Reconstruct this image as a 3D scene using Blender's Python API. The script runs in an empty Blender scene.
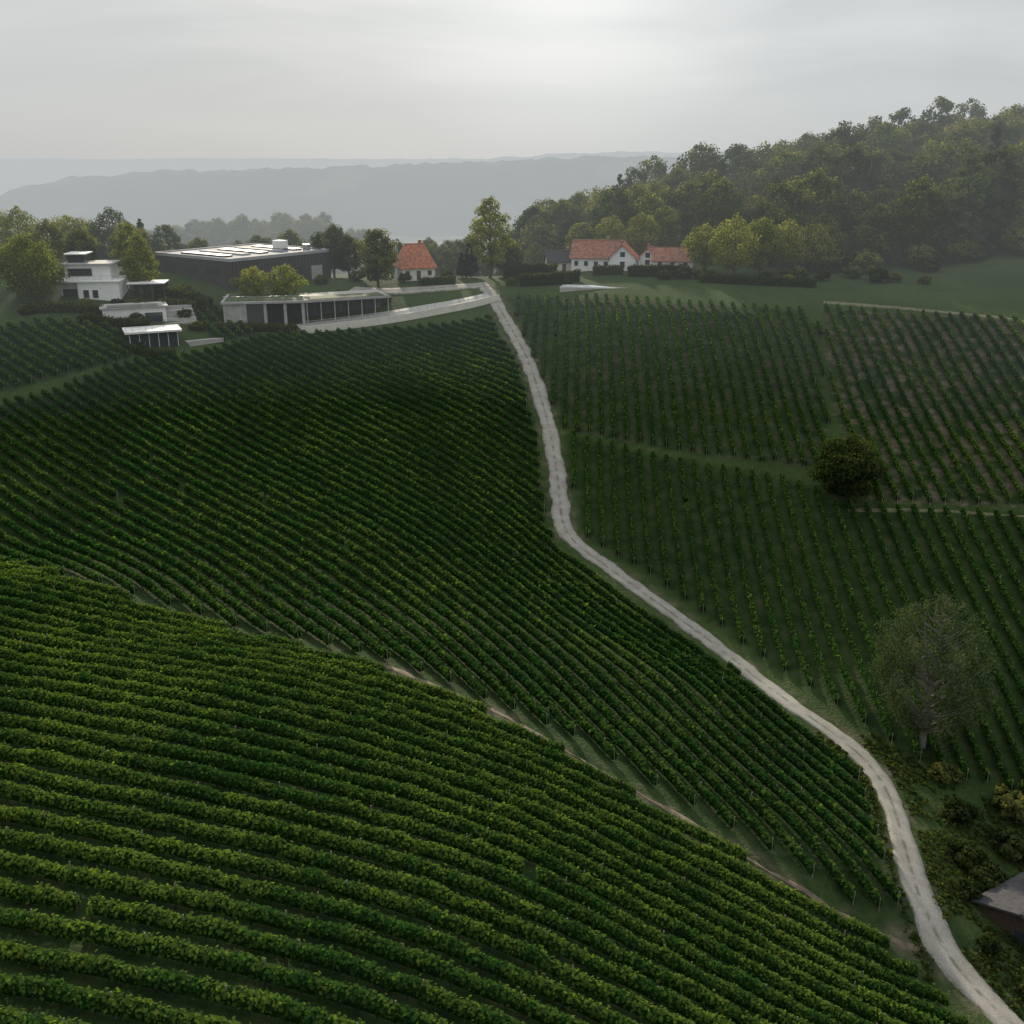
import bpy, math, numpy as np
from mathutils import Vector
R=math.radians
scene=bpy.context.scene
LK=scene.collection.objects.link
rng=np.random.default_rng(7)
# ------------------------------------------------------------------ survey points (metres; the drone hovers at the origin)
def P(s): return [tuple(float(c) for c in q.split(',')) for q in s.split()]
CT=P('''-102,205,-33.8 -92,182,-40.8 -90,222,-30.6 -64,240,-30.3 -60,222,-35.5 -28,226,-36.1 -14,232,-34.8 -4,240,-32.6 11,243,-30.7 22,265,-28.5 47,262,-28.2 42,230,-30.2 76,250,-28.1
110,235,-28.6 118,255,-26.2 -23,258,-29.7 -53,262,-30.1 -103,262,-27.0 -91,178,-41.7 -78,192,-39.2 -54,212,-37.0 -13,222,-37.6 -77,148,-47.0 -53,143,-48.5 -35,165,-47.1
-2,148,-53.4 -15,131,-51.7 -21,187,-43.8 -2,188,-44.0 -7,112,-53.2 -66,122,-49.5 -31,104,-50.0 -1,89,-52.0 10,99,-56.6 19,90,-58.4 22,108,-59.1 31,79,-60.9 17,77,-57.2
8,150,-55.8 5,190,-44.5 20,134,-60.2 31,115,-63.1 38,101,-63.6 38,82,-63.2 37,73,-63.6 39,63,-65.0 33,70,-64.1 -26,40,-41.3 -33,55,-42.4 -39,68,-43.2 -49,88,-44.9 -56,104,-45.7
-11,41,-42.3 -1,44,-45.4 20,55,-56.8 -1,62,-47.8 -17,57,-43.9 -17,72,-45.8 -20,86,-47.1 10,63,-53.0 20,238,-30.1 66,215,-31.3 97,205,-31.8 16,176,-48.4 51,158,-50.2 77,145,-51.5
35,189,-40.4 86,178,-41.7 58,183,-42.8 28,143,-58.0 47,130,-58.7 65,118,-60.3 56,97,-65.5 50,108,-61.8 49,80,-67.4
-60,0,-42 0,0,-43 60,0,-66 -60,-60,-50 60,-60,-75 0,-60,-55 140,60,-60 160,150,-40 160,220,-22 -160,220,-32 -160,140,-46 -150,60,-46 120,0,-66
-100,285,-33 -40,290,-34 0,300,-34 14,320,-29 59,340,-20 94,360,-12 169,380,-4 200,300,-8 100,300,-22 50,300,-26 30,285,-28 140,320,-12 200,240,-18''')
ROAD=P('-7.8,254.2 -4.7,243.0 -2.0,230.5 0.6,219.0 3.2,206.2 5.3,192.0 6.8,179.2 7.5,168.2 7.8,158.2 7.8,151.2 9.2,146.5 13.1,142.2 19.7,134.0 25.4,125.2 31.3,115.0 34.2,107.2 38.3,101.0 39.8,96.5 39.5,90.2 37.6,82.0 36.4,76.2 36.4,72.2 37.2,68.5 38.3,65.2 39.5,62.5 41.5,59.5 46,50 52,36')
DRIVE=P('-4.7,242.2 -9.7,238.8 -18.6,234.8 -27.2,230.5 -37.6,225.2 -45.5,221.0')
VROAD=P('-7,252 -12,250 -22,247 -30,245 -38,247')
TRACK1=P('66,220 81,215 91,210 103,202 120,192')
TRACK2=P('52,150 64,148 79,144 95,140')
GULLY=P('-13.6,94.5 -7.2,90.5 -1.2,87.8 8.2,81.8 16.0,77.5 24.1,73.0 31.5,70.8 35.5,70.2')
NEAR=P('-78,128 -68,121 -52,109.5 -30,99.5 -11,90 -1,85.5 10,79 18,75.3 25,71.7 32,69.2 34,65 37,58 37,50 34,28 -40,28 -82,60')
MID=P('-110,160 -94,171 -82,184 -74,196 -62,203 -51,215 -24,224 -4,230 -3.5,222 1,206 3,190 4.5,176 5.3,158 5.5,149 7,143.5 17.5,131.5 28,115 36,98 37,92 35,81 34,73.5 31.5,71.5 17,79.3 8,85.5 -2,89.5 -13,95 -32.5,103.5 -55.5,112.5 -74,124 -86,132')
UL1=P('-118,198 -108,202 -96,210 -85,213 -72,203 -75,196 -84,188 -97,176 -112,170')
UL2=P('-69,222 -64,230 -53,216 -60,208')
RT=P('-1,242 15,235 40,224 60,216 62,206 57,183 53,160 32,168.5 9,179.5 6.5,194 3,213')
RR=P('65,217 106,203 128,193 112,138 83,146 56,151 55.5,160 58,183')
LO=P('10,178 32,166.5 47,158 50,152 82,143.5 108,137 104,93 62,93 54,95 46,97 41,104 33.5,119 22,137 11.5,148.5 9.8,164')
G_MID=P('-84,162 -52,138 -28,124'); G_MID2=P('-37,173 -9,148 12,124 34,79'); G_R=P('38,220 34,142 33,122')
G_NEAR=P('-60,81 -30,73.5 0,66.5 30,60')
# ------------------------------------------------------------------ terrain height
W=np.array(CT);S=100.
def phi(r2): return .5*r2*np.log(r2+1e-9)
xy=W[:,:2]/S;n_=len(W)
K=phi(((xy[:,None]-xy[None])**2).sum(-1))+np.eye(n_)*.0008
Pm=np.c_[np.ones(n_),xy]
sol=np.linalg.solve(np.block([[K,Pm],[Pm.T,np.zeros((3,3))]]),np.r_[W[:,2],0,0,0]);w_,a_=sol[:n_],sol[n_:]
def sm(a,b,x):
    t=np.clip((x-a)/(b-a),0,1);return t*t*(3-2*t)
_lat=np.random.default_rng(3).random((256,256))
def vn(x,y):
    x=np.asarray(x,float);y=np.asarray(y,float)
    xi=np.floor(x).astype(int);yi=np.floor(y).astype(int);fx=x-xi;fy=y-yi;fx=fx*fx*(3-2*fx);fy=fy*fy*(3-2*fy)
    g=lambda i,j:_lat[i&255,j&255]
    return (g(xi,yi)*(1-fx)+g(xi+1,yi)*fx)*(1-fy)+(g(xi,yi+1)*(1-fx)+g(xi+1,yi+1)*fx)*fy
def fbm(x,y,o=4):
    s=0;a=.5
    for k in range(o): s=s+a*vn(x*2**k+17.3*k,y*2**k+5.1*k);a*=.5
    return s/(1-.5**o)
def H(x,y):
    x=np.asarray(x,float);y=np.asarray(y,float);sh=np.broadcast(x,y).shape
    x=np.broadcast_to(x,sh).ravel();y=np.broadcast_to(y,sh).ravel()
    X=np.clip(x,-190,240)/S;Y=np.clip(y,-90,410)/S
    o=a_[0]+a_[1]*X+a_[2]*Y
    for i in range(n_): o+=w_[i]*phi((X-xy[i,0])**2+(Y-xy[i,1])**2)
    far=-46-66*sm(320,650,y)-40*sm(150,420,-x)*(1-sm(320,650,y))
    far=far+58*np.exp(-((x-260)/180)**2-((y-400)/120)**2)
    far=far+64*np.exp(-(np.abs(x+150)/100)**3-((y-640)/60)**2)+66*np.exp(-((x+310)/75)**2-((y-600)/80)**2)
    far=far+(fbm(x/260,y/260)-.5)*46*sm(350,900,np.hypot(x,y))
    wt=sm(-190,-130,x)*(1-sm(170,240,x))*sm(-90,-30,y)*(1-sm(310+.3*np.clip(x,0,200),400+.2*np.clip(x,0,200),y))
    return (o*wt+far*(1-wt)).reshape(sh)
# ------------------------------------------------------------------ materials
HZ=bpy.data.node_groups.new('haze','ShaderNodeTree')  # airlight painted into each material as emission, growing with distance from the origin
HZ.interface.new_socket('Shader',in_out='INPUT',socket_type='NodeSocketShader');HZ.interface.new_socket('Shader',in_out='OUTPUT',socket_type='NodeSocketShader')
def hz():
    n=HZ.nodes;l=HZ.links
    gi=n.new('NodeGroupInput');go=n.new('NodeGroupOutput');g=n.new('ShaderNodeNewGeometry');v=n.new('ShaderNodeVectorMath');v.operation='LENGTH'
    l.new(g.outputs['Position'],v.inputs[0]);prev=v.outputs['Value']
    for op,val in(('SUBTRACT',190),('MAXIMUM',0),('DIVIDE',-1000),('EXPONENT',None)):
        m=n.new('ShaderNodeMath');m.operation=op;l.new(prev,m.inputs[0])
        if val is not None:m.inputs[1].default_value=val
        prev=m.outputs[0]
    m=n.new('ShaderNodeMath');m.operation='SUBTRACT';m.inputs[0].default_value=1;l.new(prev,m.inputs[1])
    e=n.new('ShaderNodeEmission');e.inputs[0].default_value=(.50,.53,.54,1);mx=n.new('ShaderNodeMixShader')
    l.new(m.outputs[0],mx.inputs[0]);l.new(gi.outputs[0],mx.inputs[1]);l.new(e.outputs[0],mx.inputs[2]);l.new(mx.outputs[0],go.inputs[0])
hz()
def newmat(name):
    m=bpy.data.materials.new(name);m.use_nodes=True;nt=m.node_tree;nt.nodes.clear()
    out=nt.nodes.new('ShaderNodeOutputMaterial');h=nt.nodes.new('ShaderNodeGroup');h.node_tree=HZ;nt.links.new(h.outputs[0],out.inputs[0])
    try:m.cycles.emission_sampling='NONE'
    except Exception:pass
    return m,nt,h.inputs[0]
def noise(nt,scale,detail=4,coord='Object',vec=None):
    n=nt.nodes.new('ShaderNodeTexNoise');n.inputs['Scale'].default_value=scale;n.inputs['Detail'].default_value=detail
    if coord=='World':
        g=nt.nodes.new('ShaderNodeNewGeometry');nt.links.new(g.outputs['Position'],n.inputs['Vector'])
    else:
        c=nt.nodes.new('ShaderNodeTexCoord');nt.links.new(c.outputs[coord],n.inputs['Vector'])
    return n.outputs['Fac']
def ramp(nt,fac,stops):
    r=nt.nodes.new('ShaderNodeValToRGB');e=r.color_ramp.elements
    while len(e)<len(stops):e.new(.5)
    for i,(p,c) in enumerate(stops):e[i].position=p;e[i].color=(*c,1)
    nt.links.new(fac,r.inputs[0]);return r.outputs[0]
def mix(nt,f,a,b,mode='MIX'):
    m=nt.nodes.new('ShaderNodeMix');m.data_type='RGBA';m.blend_type=mode
    for k,v in((0,f),(6,a),(7,b)):
        if isinstance(v,(int,float)):m.inputs[k].default_value=v
        elif isinstance(v,tuple):m.inputs[k].default_value=(*v,1)
        else:nt.links.new(v,m.inputs[k])
    return m.outputs[2]
def attr(nt,name):
    a=nt.nodes.new('ShaderNodeAttribute');a.attribute_name=name;return a.outputs['Fac']
def plain(name,c,rough=.8,var=.25,scale=1.5,metal=0,bump=0):
    m,nt,o=newmat(name);b=nt.nodes.new('ShaderNodeBsdfPrincipled');b.inputs['Roughness'].default_value=rough;b.inputs['Metallic'].default_value=metal
    f=noise(nt,scale,6,'World');c=np.array(c)
    nt.links.new(ramp(nt,f,[(.3,tuple(c*(1-var))),(.7,tuple(np.minimum(c*(1+var),.9)))]),b.inputs['Base Color'])
    if bump:
        bp=nt.nodes.new('ShaderNodeBump');bp.inputs['Strength'].default_value=bump;nt.links.new(noise(nt,scale*6,4,'World'),bp.inputs['Height']);nt.links.new(bp.outputs[0],b.inputs['Normal'])
    nt.links.new(b.outputs[0],o);return m
def leafmat(name,dark,mid,light,transl=.35):
    m,nt,o=newmat(name);d=nt.nodes.new('ShaderNodeBsdfDiffuse');t=nt.nodes.new('ShaderNodeBsdfTranslucent');mx=nt.nodes.new('ShaderNodeMixShader');mx.inputs[0].default_value=transl
    c=ramp(nt,attr(nt,'tint'),[(0,dark),(.5,mid),(1,light)])
    oi=nt.nodes.new('ShaderNodeObjectInfo');hs=nt.nodes.new('ShaderNodeHueSaturation')
    mr=nt.nodes.new('ShaderNodeMapRange');nt.links.new(oi.outputs['Random'],mr.inputs[0]);mr.inputs[3].default_value=.475;mr.inputs[4].default_value=.51;nt.links.new(mr.outputs[0],hs.inputs['Hue'])
    mr=nt.nodes.new('ShaderNodeMapRange');nt.links.new(oi.outputs['Random'],mr.inputs[0]);mr.inputs[3].default_value=1.3;mr.inputs[4].default_value=.7;nt.links.new(mr.outputs[0],hs.inputs['Value'])
    nt.links.new(c,hs.inputs['Color']);c2=hs.outputs[0] if name!='vine_leaves' else c
    nt.links.new(c2,d.inputs[0]);tc=mix(nt,1.,c2,(1.35,1.45,.55),'MULTIPLY');nt.links.new(tc,t.inputs[0])
    nt.links.new(d.outputs[0],mx.inputs[1]);nt.links.new(t.outputs[0],mx.inputs[2]);nt.links.new(mx.outputs[0],o);return m
M={}
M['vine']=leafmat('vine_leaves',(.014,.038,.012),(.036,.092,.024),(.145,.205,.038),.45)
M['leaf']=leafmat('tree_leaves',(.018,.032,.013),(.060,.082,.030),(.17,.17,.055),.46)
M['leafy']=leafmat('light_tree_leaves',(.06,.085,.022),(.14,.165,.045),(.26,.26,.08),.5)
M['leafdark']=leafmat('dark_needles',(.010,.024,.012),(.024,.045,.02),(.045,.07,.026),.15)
M['leafgrey']=leafmat('willow_leaves',(.035,.055,.028),(.062,.088,.048),(.12,.15,.08),.35)
M['bark']=plain('bark',(.07,.055,.042),.9,.35,3)
M['barkpale']=plain('pale_bark',(.15,.14,.12),.9,.3,3)
M['post']=plain('post_wood',(.17,.155,.13),.8,.3,2)
M['stem']=plain('vine_stem',(.06,.045,.03),.9,.3,2)
M['white']=plain('white_render',(.70,.70,.68),.7,.08,.6)
M['offwhite']=plain('offwhite_render',(.60,.57,.51),.8,.08,.8)
M['concrete']=plain('concrete',(.33,.325,.31),.8,.18,.9)
M['dark']=plain('dark_cladding',(.045,.043,.042),.5,.2,.8)
M['darkwood']=plain('dark_wood',(.06,.04,.028),.7,.3,2)
M['glass']=plain('window_glass',(.03,.04,.045),.08,.2,1)
M['metal']=plain('steel',(.42,.43,.44),.4,.1,1,.7)
M['tile']=plain('clay_tiles',(.34,.115,.058),.75,.45,1.4,0,.5)
M['tileold']=plain('old_clay_tiles',(.25,.115,.075),.8,.45,1.4,0,.5)
M['slate']=plain('slate_roof',(.045,.045,.05),.95,.35,2,0,.6)
M['roofgrey']=plain('membrane_roof',(.30,.31,.32),.8,.12,.3)
M['soil']=plain('bare_soil',(.13,.10,.07),.95,.4,1.2,0,.6)
M['track']=plain('worn_grass_track',(.12,.12,.065),.95,.4,.9,0,.5)
M['pool']=plain('pool_cover',(.50,.56,.60),.3,.08,1)
M['paving']=plain('pale_paving',(.38,.37,.34),.85,.15,1.5)
def lined(name,c1,c2,scale,axis):
    m,nt,o=newmat(name);b=nt.nodes.new('ShaderNodeBsdfPrincipled');b.inputs['Roughness'].default_value=.85
    w=nt.nodes.new('ShaderNodeTexWave');w.bands_direction=axis;w.inputs['Scale'].default_value=scale;c=nt.nodes.new('ShaderNodeTexCoord');nt.links.new(c.outputs['Object'],w.inputs['Vector'])
    base=ramp(nt,w.outputs['Fac'],[(.8,c1),(.93,c2)]);v=ramp(nt,noise(nt,.35,5),[(.3,(.7,.7,.7)),(.7,(1,1,1))])
    nt.links.new(mix(nt,1.,base,v,'MULTIPLY'),b.inputs['Base Color']);nt.links.new(b.outputs[0],o);return m
M['seam']=lined('seamed_roof',(.28,.29,.31),(.14,.14,.15),.12,'X')
M['clad']=lined('panel_cladding',(.055,.05,.047),(.02,.02,.02),.3,'X')
def gravel():
    m,nt,o=newmat('gravel');b=nt.nodes.new('ShaderNodeBsdfPrincipled');b.inputs['Roughness'].default_value=.95
    c=ramp(nt,noise(nt,.5,8,'World'),[(.3,(.19,.175,.15)),(.7,(.35,.33,.295))])
    f2=noise(nt,9,4,'World');c=mix(nt,.35,c,ramp(nt,f2,[(.35,(.12,.11,.10)),(.65,(.42,.40,.37))]))
    la=attr(nt,'across');g=ramp(nt,la,[(.0,(1,1,1)),(.22,(0,0,0)),(.78,(0,0,0)),(1,(1,1,1))])
    n2=ramp(nt,noise(nt,.8,6,'World'),[(.40,(0,0,0)),(.58,(.85,.85,.85))])
    f=mix(nt,1.,g,n2,'MULTIPLY');c=mix(nt,f,c,(.06,.08,.03))
    nt.links.new(c,b.inputs['Base Color']);bp=nt.nodes.new('ShaderNodeBump');bp.inputs['Strength'].default_value=.4;nt.links.new(f2,bp.inputs['Height']);nt.links.new(bp.outputs[0],b.inputs['Normal']);nt.links.new(b.outputs[0],o);return m
M['gravel']=gravel()
def ground():
    m,nt,o=newmat('ground_grass_and_soil');b=nt.nodes.new('ShaderNodeBsdfPrincipled');b.inputs['Roughness'].default_value=.95;b.inputs['Specular IOR Level'].default_value=.05
    field=ramp(nt,noise(nt,.45,8,'World'),[(.35,(.020,.040,.014)),(.55,(.034,.058,.020)),(.75,(.058,.068,.034))])
    big=noise(nt,.06,6,'World');fine=noise(nt,2.5,5,'World')
    grass=mix(nt,.5,ramp(nt,big,[(.35,(.026,.052,.016)),(.65,(.062,.088,.030))]),ramp(nt,fine,[(.3,(.022,.044,.014)),(.7,(.062,.092,.032))]))
    c=mix(nt,attr(nt,'meadow'),field,grass)
    soil=ramp(nt,noise(nt,.9,6,'World'),[(.3,(.08,.065,.045)),(.7,(.18,.15,.115))])
    sf=ramp(nt,noise(nt,.35,6,'World'),[(.44,(0,0,0)),(.64,(1,1,1))])
    c=mix(nt,mix(nt,1.,attr(nt,'dirt'),sf,'MULTIPLY'),c,soil)
    wood=ramp(nt,noise(nt,.02,8,'World'),[(.40,(.02,.032,.014)),(.52,(.035,.05,.02)),(.6,(.09,.11,.045)),(.7,(.14,.13,.07))])
    c=mix(nt,attr(nt,'farland'),c,wood)
    nt.links.new(c,b.inputs['Base Color']);bp=nt.nodes.new('ShaderNodeBump');bp.inputs['Strength'].default_value=.8;bp.inputs['Distance'].default_value=.4;nt.links.new(fine,bp.inputs['Height']);nt.links.new(bp.outputs[0],b.inputs['Normal'])
    nt.links.new(b.outputs[0],o);return m
M['ground']=ground()
# ------------------------------------------------------------------ mesh helpers
def mesh(name,V,F,mats,mi=None,att=None,smooth=False,parent=None,loc=None,rot=0,link=True):
    V=np.asarray(V,np.float32).reshape(-1,3);F=np.asarray(F,np.int32);k=F.shape[1]
    m=bpy.data.meshes.new(name);m.vertices.add(len(V));m.vertices.foreach_set('co',V.ravel())
    m.loops.add(F.size);m.loops.foreach_set('vertex_index',F.ravel());m.polygons.add(len(F))
    m.polygons.foreach_set('loop_start',np.arange(0,F.size,k,dtype=np.int32))
    for t in(mats if isinstance(mats,(list,tuple)) else [mats]):m.materials.append(t)
    if mi is not None:m.polygons.foreach_set('material_index',np.asarray(mi,np.int32))
    m.polygons.foreach_set('use_smooth',np.full(len(F),smooth))
    for an,(dom,val) in (att or {}).items():
        a=m.attributes.new(an,'FLOAT',dom);a.data.foreach_set('value',np.asarray(val,np.float32))
    m.update(calc_edges=True)
    if not link:return m
    o=bpy.data.objects.new(name,m);LK(o)
    if parent:o.parent=parent
    if loc is not None:o.location=loc
    o.rotation_euler[2]=rot
    return o
def empty(name,loc=(0,0,0),rot=0):
    e=bpy.data.objects.new(name,None);e.location=loc;e.rotation_euler[2]=rot;e.empty_display_size=.5;LK(e);return e
BF=np.array([(0,3,2,1),(4,5,6,7),(0,1,5,4),(1,2,6,5),(2,3,7,6),(3,0,4,7)])
def box(p,name,x,y,z,mat):
    V=[(x[i],y[j],z[k]) for k in(0,1) for i,j in((0,0),(1,0),(1,1),(0,1))]
    o=mesh(name,V,BF,M[mat] if isinstance(mat,str) else mat,parent=p)
    d=min(x[1]-x[0],y[1]-y[0],z[1]-z[0])
    if d>.15:
        b=o.modifiers.new('bevel','BEVEL');b.width=min(.03,d*.1);b.segments=1
    return o
def boxes(name,C,sz,mat,parent=None,lean=None):
    C=np.asarray(C,float);n=len(C);sz=np.broadcast_to(np.asarray(sz,float),(n,3))
    u=np.array([(-.5,-.5,0),(.5,-.5,0),(.5,.5,0),(-.5,.5,0),(-.5,-.5,1),(.5,-.5,1),(.5,.5,1),(-.5,.5,1)])
    V=C[:,None]+u[None]*sz[:,None]
    if lean is not None:V[:,4:,:2]+=lean[:,None]
    F=(np.arange(n)*8)[:,None,None]+BF[None]
    return mesh(name,V,F.reshape(-1,4),M[mat],parent=parent)
def norm(v):return v/np.maximum(np.linalg.norm(v,axis=-1,keepdims=True),1e-9)
def quads(C,N,s,rg,asp=.8):
    n=len(C);N=norm(N);T=norm(np.cross(N,rg.normal(size=(n,3))));B=np.cross(N,T);s=np.broadcast_to(s,(n,))[:,None]*.5
    T=T*s;B=B*s*asp
    V=np.stack([C-T-B*.6,C+T*.7-B,C+T+B*.7,C-T*.6+B],1)
    return V.reshape(-1,3),np.arange(n*4).reshape(-1,4)
def tube(pts,rad,sides=6):
    pts=np.asarray(pts,float);V=[];n=len(pts)
    for i in range(n):
        d=norm(pts[min(i+1,n-1)]-pts[max(i-1,0)]);u=norm(np.cross(d,(.3,1,.1)));v=np.cross(d,u)
        for k in range(sides):
            a=2*math.pi*k/sides;V.append(pts[i]+rad[i]*(math.cos(a)*u+math.sin(a)*v))
    F=[(i*sides+k,i*sides+(k+1)%sides,(i+1)*sides+(k+1)%sides,(i+1)*sides+k) for i in range(n-1) for k in range(sides)]
    return np.array(V),np.array(F)
def inpoly(x,y,p):
    r=np.zeros(np.shape(x),bool);j=len(p)-1
    for i in range(len(p)):
        xi,yi=p[i][:2];xj,yj=p[j][:2]
        if yi!=yj:r^=((yi>y)!=(yj>y))&(x<(xj-xi)*(y-yi)/(yj-yi)+xi)
        j=i
    return r
def polydist(x,y,pl):
    d=np.full(np.shape(x),1e9);pl=np.array(pl)[:,:2]
    for a,b in zip(pl[:-1],pl[1:]):
        ab=b-a;t=np.clip(((x-a[0])*ab[0]+(y-a[1])*ab[1])/(ab@ab),0,1);d=np.minimum(d,np.hypot(x-a[0]-t*ab[0],y-a[1]-t*ab[1]))
    return d
# ------------------------------------------------------------------ ground sheet
def axis(lo,hi,st,r,endlo,endhi):
    c=list(np.arange(lo,hi,st));s=st;up=[];v=c[-1]
    while v<endhi:s*=r;v+=s;up.append(v)
    s=st;dn=[];v=c[0]
    while v>endlo:s*=r;v-=s;dn.append(v)
    return np.array(dn[::-1]+c+up)
xs=axis(-125,125,1.25,1.06,-9000,9000);ys=axis(25,290,1.25,1.045,-2500,15000)
X,Y=np.meshgrid(xs,ys);Z=H(X,Y)
ny,nx=X.shape;idx=np.arange(nx*ny).reshape(ny,nx)
F=np.stack([idx[:-1,:-1],idx[:-1,1:],idx[1:,1:],idx[1:,:-1]],-1).reshape(-1,4)
fx=X.ravel();fy=Y.ravel()
inf=np.zeros(fx.shape,bool)
for p in(NEAR,MID,UL1,UL2,RT,RR,LO):inf|=inpoly(fx,fy,p)
meadow=1.-inf.astype(float)
gd=polydist(fx,fy,GULLY);dirt=np.exp(-(gd/1.3)**2)*.9
EDGE=P('-90,139 -73,124 -52,111 -31,102 -12,93 -1,88')
ga=polydist(fx,fy,EDGE);dirt=np.maximum(dirt,.4*np.exp(-(ga/1.6)**2))
dirt=np.maximum(dirt,.85*inpoly(fx,fy,RR));dirt=np.maximum(dirt,.25*inpoly(fx,fy,RT))
dirt=np.maximum(dirt,.8*np.exp(-(polydist(fx,fy,ROAD)/2.4)**4))
meadow=np.where(gd<5,.0,meadow);meadow=np.where(ga<5,.0,meadow)
farl=sm(330,480,np.hypot(fx,fy))
mesh('ground',np.c_[fx,fy,Z.ravel()],F,M['ground'],att={'meadow':('POINT',meadow),'dirt':('POINT',dirt),'farland':('POINT',farl)},smooth=True)
# ------------------------------------------------------------------ ribbons
def resample(p,step=1.0,smooth=5):
    p=np.array(p,float)[:,:2];s=np.r_[0,np.cumsum(np.linalg.norm(np.diff(p,axis=0),axis=1))];ss=np.linspace(0,s[-1],int(s[-1]/step)+2)
    q=np.c_[np.interp(ss,s,p[:,0]),np.interp(ss,s,p[:,1])]
    if smooth:
        k=np.ones(2*smooth+1)/(2*smooth+1)
        q=np.stack([np.convolve(np.pad(q[:,i],smooth,'reflect',reflect_type='odd'),k,'valid') for i in(0,1)],1)
    t=norm(np.gradient(q,axis=0));return q,np.c_[-t[:,1],t[:,0]]
def ribbon(name,pl,width,mat,lift=.1,jit=.25):
    q,nn=resample(pl,1.0,4);n=len(q);off=np.array([-1.12,-1,-.5,0,.5,1,1.12]);V=[];A=[]
    for j,o in enumerate(off):
        jj=(fbm(np.arange(n)/3.,np.full(n,j//4*9.+3))-.5)*jit*(abs(o)>.9)
        p=q+nn*(o*width/2+np.sign(o)*jj)[:,None];z=H(p[:,0],p[:,1])+(lift if abs(o)<1.1 else -.25);V.append(np.c_[p,z]);A.append(np.full(n,abs(o)))
    F=[(j*n+i,j*n+i+1,(j+1)*n+i+1,(j+1)*n+i) for j in range(6) for i in range(n-1)]
    F=np.array(F)[:,::-1]
    return mesh(name,np.concatenate(V),F,M[mat],att={'across':('POINT',np.concatenate(A))},smooth=True)
ribbon('gravel_road',ROAD,2.8,'gravel',jit=.9)
ribbon('driveway',DRIVE,5.5,'paving',.12,0)
ribbon('village_road',VROAD,4.2,'gravel',.14)
ribbon('farm_track',TRACK1,1.5,'track',jit=.8)
ribbon('farm_track',TRACK2,.7,'track',.05,.9)
ribbon('dirt_path',GULLY,.6,'soil',.04,1.3)
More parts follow.
